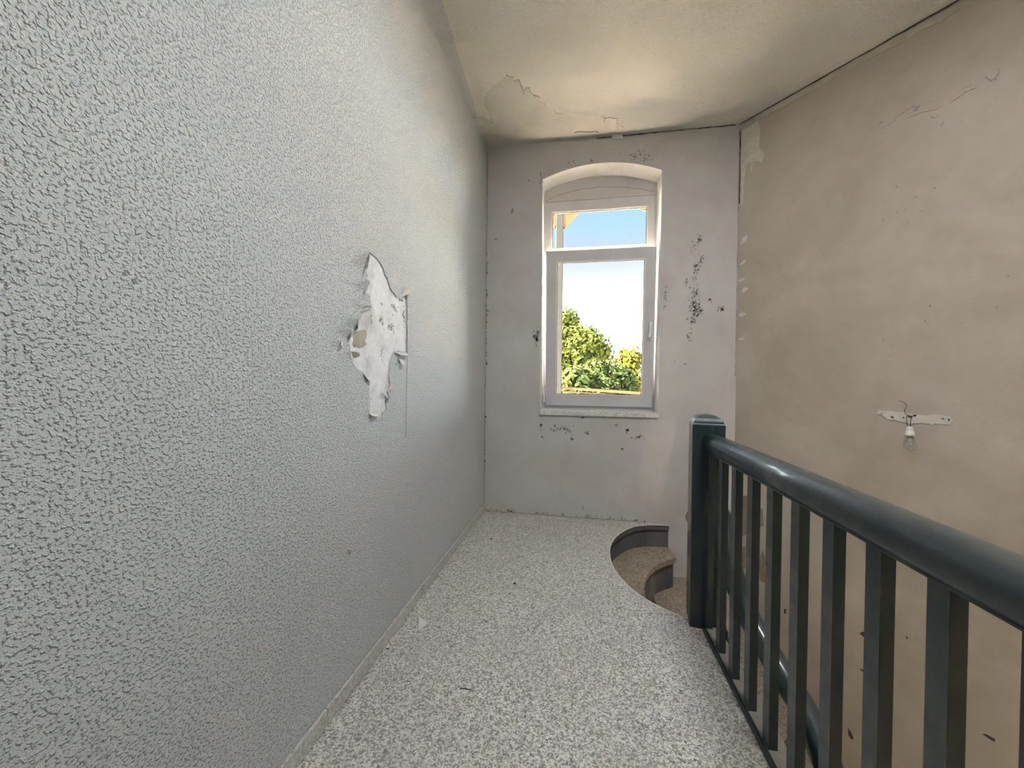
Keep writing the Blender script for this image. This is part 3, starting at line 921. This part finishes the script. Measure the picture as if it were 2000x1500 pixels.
# winders round the newel, then the flight
def wall_pt(u):
    return NE0.xy + NEd.xy * u
outer_pts = [wall_pt(u) + NEn.xy * 0.001 for u in (0.13, 0.28, 0.43, 0.58, 0.74, 0.92, 1.12, 1.36, 1.62)] + [Vector((XE - 0.001, y)) for y in (1.98, 1.72, 1.45, 1.18, 0.91, 0.64)]
inner_pts = [Vector(p) for p in ((0.735, 2.33), (0.745, 2.25), (0.755, 2.17), (0.76, 2.09), (0.765, 2.0), (0.77, 1.9), (0.775, 1.8), (0.78, 1.7), (0.78, 1.59), (0.78, 1.47), (0.78, 1.34), (0.78, 1.2), (0.78, 1.04), (0.78, 0.86), (0.78, 0.62))]
for i in range(len(outer_pts)):
    z = Z2 - 0.197 * i
    fi, fo = inner_pts[i], outer_pts[i]
    d = (fo - fi).normalized()
    up_ = Vector((-d.y, d.x))
    if up_.dot(Vector((-0.3, 1))) < 0:
        up_ = -up_
    if i == 0:
        back = [(NE0.x - 0.001, D - 0.001), (0.60, D - 0.001), (0.60, 2.33)]
    else:
        pi_, po_ = inner_pts[i - 1], outer_pts[i - 1]
        if po_.y > NE1.y > fo.y:
            back = [tuple(NE1.xy + Vector((-0.001, 0))), tuple(po_ + up_ * 0.03), tuple(pi_ + up_ * 0.03)]
        else:
            back = [tuple(po_ + up_ * 0.03), tuple(pi_ + up_ * 0.03)]
    poly = [tuple(fi), tuple(fo)] + back
    pr = [tuple(fi + up_ * 0.03), tuple(fo + up_ * 0.03)] + back
    if z - 0.28 > ZB:
        step(poly, z, 0.04, pr, z - 0.28)

# ================================================================== BALUSTRADE
bal = tag(empty('banister', (0.649, 1.0, 0)), 'dark green painted wooden banister with square newel post along the landing', 'banister')
BO = Vector((0.649, 1.0, 0))
def loc_bm(bm):
    bmesh.ops.translate(bm, verts=bm.verts, vec=-BO)
    return bm
# newel
PS = 0.150
rot = math.radians(-8.6)
cdir, sdir = Vector((math.cos(rot), math.sin(rot), 0)), Vector((-math.sin(rot), math.cos(rot), 0))
pc = Vector((0.566, 2.068, 0)) + cdir * PS / 2 + sdir * PS / 2
def squares(levels):
    bm = bmesh.new()
    rings = []
    for h, z in levels:
        rings.append([bm.verts.new(pc + cdir * sx * h + sdir * sy * h + Vector((0, 0, z))) for sx, sy in ((-1, -1), (1, -1), (1, 1), (-1, 1))])
    for a, b in zip(rings, rings[1:]):
        for i in range(4):
            bm.faces.new([a[i], a[(i + 1) % 4], b[(i + 1) % 4], b[i]])
    bm.faces.new(list(reversed(rings[0])))
    bm.faces.new(rings[-1])
    return bm
post = obj('newel_post', loc_bm(squares([(PS / 2, -0.0), (PS / 2, 1.033)])), M_green, bal, False, 0.003, 2)
hcap, bcap = 0.046, 0.069
lv = [(0.0735, 1.033), (0.0735, 1.036), (bcap, 1.037)] + [(bcap * math.sqrt(max(0.0, 1 - (i / 7) ** 2)) if i < 7 else 0.004, 1.037 + hcap * i / 7) for i in range(1, 8)]
tag(obj('post_cap', loc_bm(squares(lv)), M_cap, post, False, 0.0015, 1), 'worn domed cap')
low = squares([(PS / 2 - 0.02, -1.4), (PS / 2 - 0.02, -0.30), (PS / 2 - 0.02, -0.002)])
bmesh.ops.translate(low, verts=low.verts, vec=(0.05, 0.0, 0))
obj('newel_foot', loc_bm(low), M_green, post)
# handrail
prof = []
for a, b in ((-0.026, 0.000), (-0.036, 0.004), (-0.041, 0.020), (-0.042, 0.045), (-0.038, 0.066), (-0.028, 0.080), (-0.013, 0.087), (0.0, 0.0885)):
    prof.append((a, b))
prof = prof + [(-a, b) for a, b in reversed(prof[:-1])]
hb = bmesh.new()
YE = -1.75
sweep(hb, [(0.652, 2.075, 0.904), (0.652, 1.2, 0.904), (0.652, 0.3, 0.904), (0.652, YE, 0.904)], prof)
rail = obj('handrail', loc_bm(hb), M_green, bal, True)
sb = boxes((0.630, 0.672, YE, 2.07, 0.896, 0.906))
obj('rail_fillet', loc_bm(sb), M_green, bal)
# base ledge
obj('base_rail', loc_bm(boxes((0.634, 0.700, YE, 2.045, 0.0, 0.024))), M_ledge, bal)
tag(obj('edge_strip', loc_bm(boxes((0.622, 0.634, YE, 2.045, 0.0, 0.022))), M_greenstrip, bal, False, 0.003, 1), 'thin dark green strip along the floor edge')
# balusters
bb = bmesh.new()
box(bb, -0.014, 0.014, 0.0, 0.044, 0.024, 0.897)
b0 = obj('baluster', bb, M_green, bal, False, 0.0015, 1)
ky = 0
y0 = 1.855
first = True
while y0 > YE + 0.1:
    o = b0 if first else b0.copy()
    if not first:
        C.objects.link(o)
        o.parent = bal
    first = False
    o.location = (0.0, y0 - 1.0, 0)
    y0 -= 0.1535
half = obj('half_baluster', loc_bm(boxes((0.633, 0.664, 2.028, 2.072, 0.024, 0.897))), M_green, bal)
endp = obj('end_post', loc_bm(boxes((0.58, 0.72, YE - 0.14, YE, 0.0, 1.033))), M_green, bal, False, 0.004, 2)
# lower handrail winding down the flight
def aty(px, py, Y):
    return hit(px, py, (0, Y, 0), Vector((0, 1, 0)))
lq = [Vector((0.69, 2.13, 0.62)), aty(1416, 1020, 2.10), aty(1422, 1075, 2.03), aty(1451, 1172, 1.93), aty(1487, 1245, 1.81), aty(1533, 1322, 1.69), aty(1592, 1430, 1.56)]
e_ = (lq[-1] - lq[-2]).normalized()
lq += [lq[-1] + Vector((0.02, -0.4, -0.32)), lq[-1] + Vector((0.02, -1.2, -0.96)), lq[-1] + Vector((0.02, -2.2, -1.76))]
lp = bez(lq, 6)
lb = bmesh.new()
sweep(lb, lp, [(a, b - 0.045) for a, b in prof])
obj('lower_handrail', loc_bm(lb), M_green, bal, True)
le = lq[-1]
obj('lower_post', loc_bm(boxes((le.x - 0.06, le.x + 0.06, le.y - 0.10, le.y + 0.02, ZB, le.z + 0.10))), M_green, bal, False, 0.004, 1)

# ================================================================== BARE BULB ON THE RIGHT-HAND WALL
kB, oB = 0.11, (1680, 760)
patch = [(270, 430), (330, 360), (420, 385), (500, 385), (640, 405), (800, 410), (900, 440), (1050, 455), (1200, 470), (1300, 445), (1400, 450), (1500, 470), (1600, 490), (1660, 580), (1620, 640), (1480, 625),
         (1330, 615), (1300, 650), (1250, 620), (1100, 600), (1000, 610), (900, 625), (800, 600), (700, 580), (600, 545), (560, 555), (480, 550), (430, 500), (400, 470), (330, 450)]
pp = obj('plaster_patch', relief('right', jag(ons('right', patch, oB, kB), 0.012, 0.0025, 6), 0.004, 0.97), M_pale, wall_right)
tag(pp, 'ragged pale plaster patch behind the bulb')
hs = fspots([(380, 440, 3, 3, 1, 30), (575, 495, 4, 4, 2, 32), (775, 505, 2, 2, 1, 22), (1470, 525, 2, 2, 1, 24), (905, 490, 8, 8, 2, 40), (980, 470, 20, 8, 4, 30), (1580, 560, 5, 30, 4, 14)], oB, kB, 'right', 0.0004)
tag(obj('screw_hole', flecks('right', hs, 0.0008, 51, 0.004), M_crack, wall_right), kind='stuff')
fr_ = WALLS['right'][2]
def B(x, y, w):
    u_, v_ = on('right', oB[0] + kB * x, oB[1] + kB * y)
    return Vector(fr_(u_, v_, w))
sock_top = B(925, 668, 0.045)
bulb = tag(empty('bare_bulb', B(910, 490, 0.0)), 'clear bulb in a white socket hanging by wires from the tan wall', 'light bulb')
BL = Vector(bulb.location)
ax = (B(955, 1000, 0.055) - sock_top).normalized()
def lb_(bm):
    bmesh.ops.translate(bm, verts=bm.verts, vec=-BL)
    return bm
sb = bmesh.new()
lathe(sb, [(0.006, -0.004), (0.014, 0.0), (0.017, 0.006), (0.017, 0.014), (0.0155, 0.018), (0.019, 0.022), (0.022, 0.026), (0.022, 0.036), (0.0235, 0.040), (0.0245, 0.044), (0.0235, 0.050), (0.020, 0.054)], sock_top, ax, 20)
sk = obj('socket', lb_(sb), M_socket, bulb, True)
tb = bmesh.new()
lathe(tb, [(0.0125, 0.050), (0.0135, 0.056), (0.0125, 0.060), (0.0135, 0.064), (0.0125, 0.068)], sock_top, ax, 16)
obj('screw_cap', lb_(tb), M_brass, bulb, True)
gb = bmesh.new()
lathe(gb, [(0.013, 0.066), (0.014, 0.074), (0.019, 0.084), (0.0265, 0.096), (0.030, 0.108), (0.0295, 0.120), (0.0245, 0.132), (0.015, 0.139), (0.003, 0.1415)], sock_top, ax, 20)
obj('glass_bulb', lb_(gb), M_bulb, bulb, True)
for nm, pts in (('wire', [B(910, 490, 0.002), B(925, 530, 0.022), B(930, 580, 0.035), B(940, 640, 0.044), sock_top + ax * 0.002]),
                ('wire', [B(905, 480, 0.002), B(850, 470, 0.015), B(858, 560, 0.03), B(880, 610, 0.04), sock_top + ax * 0.002 + Vector((-0.004, 0.002, 0))]),
                ('wire', [B(905, 485, 0.002), B(845, 450, 0.012), B(805, 390, 0.018), B(850, 305, 0.024), B(830, 255, 0.026), B(780, 225, 0.026), B(720, 205, 0.025)])):
    wb = bmesh.new()
    tube(wb, bez(pts, 5), 0.0014, 6)
    obj(nm, lb_(wb), M_wire, bulb, True)

# ================================================================== BITS ON THE FLOOR
def crumb(name, px, py, r, label, mat, seed, flat=0.6, cat='crumb', group=None):
    u_, v_ = on('floor', px, py)
    bm = bmesh.new()
    bmesh.ops.create_icosphere(bm, subdivisions=1, radius=r)
    r_ = random.Random(seed)
    for v in bm.verts:
        v.co *= r_.uniform(0.7, 1.2)
        v.co.z *= flat
    mz = min(v.co.z for v in bm.verts)
    for v in bm.verts:
        v.co.z -= mz
    o = obj(name, bm, mat)
    o.location = (u_, v_, 0.0005)
    return tag(o, label, cat, group)
crumb('dirt_crumb', 960, 1053, 0.010, 'dark brown crumb on the floor near the far left corner', M_dirt, 1, 0.4)
crumb('dirt_crumb', 1005, 1141, 0.009, 'small dark crumb alone in the middle of the terrazzo floor', M_dirt, 2, 0.5)
crumb('plaster_lump', 1018, 1001, 0.020, 'dark plaster lump lying against the foot of the far wall', M_dirt, 3, 0.5, 'rubble')
crumb('dirt_crumb', 757, 1268, 0.005, 'tiny dark crumb beside the skirting of the white wall', M_dirt, 4, 0.5)
# the fallen paint flake
fu, fv = on('floor', 823, 1222)
fbm = bmesh.new()
pf = [(-0.026, 0.030, 0.022), (0.026, 0.016, 0.006), (0.016, -0.008, 0.001), (-0.002, -0.034, 0.001), (-0.012, -0.014, 0.008), (-0.018, 0.008, 0.016)]
cc = fbm.verts.new((0.0, 0.004, 0.009))
vv = [fbm.verts.new(p) for p in pf]
for i in range(len(vv)):
    fbm.faces.new([cc, vv[i], vv[(i + 1) % len(vv)]])
bmesh.ops.solidify(fbm, geom=fbm.faces[:], thickness=0.002)
mz = min(v.co.z for v in fbm.verts)
bmesh.ops.translate(fbm, verts=fbm.verts, vec=(0, 0, -mz))
fo_ = obj('paint_flake', fbm, M_flake)
fo_.location = (fu, fv, 0.0005)
tag(fo_, 'curled white paint flake lying on the terrazzo near the skirting', 'paint flake')
def twig(pa, pb, label):
    a, b = on('floor', *pa), on('floor', *pb)
    m_ = ((a[0] + b[0]) / 2, (a[1] + b[1]) / 2)
    bm = bmesh.new()
    tube(bm, [(a[0] - m_[0], a[1] - m_[1], 0.0016), (0.001, 0.001, 0.0022), (b[0] - m_[0], b[1] - m_[1], 0.0016)], [0.0012, 0.0016, 0.0008], 6)
    o = obj('twig', bm, M_dirt)
    o.location = (m_[0], m_[1], 0.0005)
    return tag(o, label, 'twig')
twig((898, 1345), (924, 1349), 'short dark twig lying flat on the near part of the terrazzo')
twig((945, 1210), (952, 1218), 'tiny thin twig on the terrazzo right of the paint flake')

# ================================================================== OUTSIDE
GZ = -6.5
gbm = bmesh.new()
bmesh.ops.create_grid(gbm, x_segments=24, y_segments=24, size=150)
for v in gbm.verts:
    v.co.z = 0.0
lawn = obj('lawn', gbm, M_lawn)
lawn.location = (0, 120, GZ)
tag(lawn, 'sunlit ground under the trees outside the window', 'ground')

def at(px, py, Y):
    return hit(px, py, (0, Y, 0), Vector((0, 1, 0)))

# timber porch frame
YP = 6.6
pa = at(1084, 600, YP)
pb = at(1098, 600, YP)
px0, px1 = pa.x, pb.x
po = Vector(((px0 + px1) / 2, YP, GZ))
porch = tag(empty('timber_porch', po), 'cream and grey timber porch post with curved braces and rail just outside the window', 'porch')
def pm(bm):
    bmesh.ops.translate(bm, verts=bm.verts, vec=-po)
    return bm
zt = at(1090, 440, YP).z
obj('post', pm(boxes((px0, px1, YP, YP + (px1 - px0), GZ, zt + 0.75))), M_wood_grey, porch, False, 0.008, 1)
def brace(p, q, sag, name, w=0.10, d=0.09):
    p, q = Vector(p), Vector(q)
    bm = bmesh.new()
    pts = []
    for i in range(9):
        t = i / 8
        c = p.lerp(q, t) + sag * math.sin(math.pi * t)
        pts.append(c)
    sweep(bm, pts, [(-d / 2, -w / 2), (d / 2, -w / 2), (d / 2, w / 2), (-d / 2, w / 2)])
    return obj(name, pm(bm), M_wood_cream, porch)
zb = at(1170, 395, YP).z
p1 = at(1096, 444, YP)
p2 = at(1150, 402, YP)
cxp = (px0 + px1) / 2
yc = YP + 0.05
brace((p1.x, yc, p1.z + 0.05), (p2.x, yc, p2.z + 0.12), Vector((0, 0, 0.05)), 'brace', 0.16)
brace((cxp - 0.03, yc, zt + 0.04), (cxp - 0.75, yc, zt + 0.55), Vector((0, 0, 0.05)), 'brace', 0.16)
q1 = at(1290, 428, YP)
q2 = at(1226, 400, YP)
brace((q1.x, yc, q1.z + 0.12), (q2.x, yc, q2.z + 0.10), Vector((0, 0, 0.04)), 'brace', 0.16)
# spandrel boards filling the corners above the braces
def board(pts, y, th, name='spandrel_board'):
    b_ = plate([(p.x, p.z) for p in pts], [], lambda u, v, w: (u, y + w, v), 0, th)
    return obj(name, pm(b_), M_wood_cream, porch)
board([at(1097, 438, YP), at(1142, 404, YP), at(1160, 385, YP), at(1097, 385, YP)], YP + 0.03, 0.03)
board([at(1040, 400, YP), at(1084, 436, YP), at(1084, 385, YP), at(1020, 385, YP)], YP + 0.03, 0.03)
board([at(1222, 401, YP), at(1245, 404, YP), at(1268, 412, YP), at(1300, 430, YP), at(1300, 385, YP), at(1215, 385, YP)], YP + 0.03, 0.03)
xr = at(1310, 600, YP).x
obj('post', pm(boxes((xr, xr + 0.14, YP, YP + 0.14, GZ, zt + 0.75))), M_wood_grey, porch, False, 0.008, 1)
zbm = at(1170, 388, YP).z
obj('beam', pm(boxes((cxp - 0.9, xr + 0.4, YP - 0.02, YP + 0.14, zbm, zbm + 0.2))), M_wood_cream, porch, False, 0.008, 1)
obj('deck', pm(boxes((cxp - 1.3, xr + 0.5, D + WALLT + 0.02, YP + 0.2, -0.30, -0.16))), M_deck, porch, False, 0.01, 1)
# rail
ra, rb2 = at(1095, 757, YP + 0.1), at(1312, 772, YP - 0.6)
def bar(p, q, w, h, name, mat):
    bm = bmesh.new()
    sweep(bm, [p, q], [(-w / 2, -h / 2), (w / 2, -h / 2), (w / 2, h / 2), (-w / 2, h / 2)])
    return obj(name, pm(bm), mat, porch)
zr = at(1170, 763, YP).z
bar(at(1096, 757.5, YP + 0.05), at(1318, 773, YP + 0.05), 0.06, 0.045, 'rail', M_wood_cream)
bar(at(1096, 764, YP + 0.05), at(1318, 779, YP + 0.05), 0.05, 0.02, 'rail', M_wood_cream)
bar(at(1096, 830, YP + 0.05), at(1318, 845, YP + 0.05), 0.06, 0.06, 'rail', M_wood_cream)
for i in range(9):
    xx = px1 + 0.12 + i * 0.19
    if xx < xr - 0.03:
        ppx = (xx - px1) / (xr - px1)
        zt_ = at(1096, 764, YP).z * (1 - ppx) + at(1312, 779, YP).z * ppx
        zb_ = at(1096, 830, YP).z * (1 - ppx) + at(1312, 845, YP).z * ppx
        obj('rail_baluster', pm(boxes((xx - 0.015, xx + 0.015, YP + 0.035, YP + 0.065, zb_, zt_))), M_wood_cream, porch)

# trees
def tree(center, rx, rz, mat, n, size, seed, label, ry=None, group='trees outside the window'):
    r_ = random.Random(seed)
    ry = ry or rx
    t = empty('tree', (center.x, center.y, GZ))
    tag(t, label, 'tree', group)
    lobes = [(Vector((0, 0, 0)), 0.78)]
    for i in range(16):
        v = Vector((r_.gauss(0, 1), r_.gauss(0, 1), r_.gauss(0, 1))).normalized() * r_.uniform(0.45, 0.72)
        lobes.append((v, r_.uniform(0.26, 0.40)))
    verts, faces = [], []
    c0 = Vector((0, 0, center.z - GZ))
    for i in range(n):
        lc, lr = lobes[0] if r_.random() < 0.25 else r_.choice(lobes[1:])
        d = Vector((r_.gauss(0, 1), r_.gauss(0, 1), r_.gauss(0, 1))).normalized()
        p = lc + d * lr * r_.uniform(0.72, 1.02) ** 0.5
        p = Vector((p.x * rx, p.y * ry, p.z * rz)) + c0
        if p.z < 0.4:
            continue
        nrm = (d + Vector((r_.gauss(0, 0.5), r_.gauss(0, 0.5), r_.gauss(0, 0.5) + 0.3))).normalized()
        a = nrm.orthogonal().normalized()
        b = nrm.cross(a)
        th = r_.uniform(0, 6.28)
        a, b = a * math.cos(th) + b * math.sin(th), b * math.cos(th) - a * math.sin(th)
        s = size * r_.uniform(0.6, 1.25)
        k_ = len(verts)
        verts += [p - a * s, p + b * s * 0.55, p + a * s, p - b * s * 0.55]
        faces.append((k_, k_ + 1, k_ + 2, k_ + 3))
    for i in range(n // 3):
        lc, lr = r_.choice(lobes)
        d = Vector((r_.gauss(0, 1), r_.gauss(0, 1), r_.gauss(0, 1))).normalized()
        p = lc + d * lr * r_.uniform(0.2, 0.75)
        p = Vector((p.x * rx, p.y * ry, p.z * rz)) + c0
        if p.z < 0.6:
            continue
        a = Vector((r_.gauss(0, 1), r_.gauss(0, 1), r_.gauss(0, 1))).normalized()
        b = a.orthogonal().normalized()
        s = size * 2.0
        k_ = len(verts)
        verts += [p - a * s, p + b * s * 0.7, p + a * s, p - b * s * 0.7]
        faces.append((k_, k_ + 1, k_ + 2, k_ + 3))
    me = bpy.data.meshes.new('foliage')
    me.from_pydata(verts, [], faces)
    f = link('foliage', me, mat, t)
    f['kind'] = 'stuff'
    tb_ = bmesh.new()
    h = center.z - GZ
    tube(tb_, [(0, 0, 0.0), (0.05, 0, h * 0.3), (-0.05, 0.05, h * 0.7), (0, 0, h + rz * 0.3)], [0.28, 0.2, 0.15, 0.05], 10)
    for i in range(7):
        a = i * 2.4
        zb_ = h * (0.55 + 0.06 * i)
        tube(tb_, [(0, 0, zb_), (math.cos(a) * rx * 0.3, math.sin(a) * ry * 0.3, zb_ + rz * 0.22), (math.cos(a) * rx * 0.62, math.sin(a) * ry * 0.62, zb_ + rz * 0.4)], [0.09, 0.06, 0.025], 6)
    obj('trunk', tb_, M_bark, t)
    return t
YT = 25
tree(at(1112, 712, YT), 2.9, 3.7, M_leafA, 9000, 0.15, 1, 'tallest rounded tree, left of centre beyond the window rail')
tree(at(1228, 752, YT + 4), 2.9, 3.1, M_leafB, 8000, 0.15, 2, 'lower yellow-green tree at the right of the window view')
tree(at(1180, 760, YT - 4), 1.9, 2.0, M_leafC, 6000, 0.13, 3, 'low blue-green tree in front, between the tall and the yellow tree')
tree(at(1345, 735, YT + 9), 2.6, 3.2, M_leafB, 6000, 0.16, 4, 'tree behind the right window jamb, just edging into view')
tree(at(985, 700, YT + 8), 3.4, 4.2, M_leafA, 6000, 0.18, 5, 'tree behind the left window jamb beyond the porch post')
tree(at(1140, 790, YT - 10), 2.0, 1.7, M_leafC, 6000, 0.13, 6, 'dark bushy tree just above the porch rail at left')
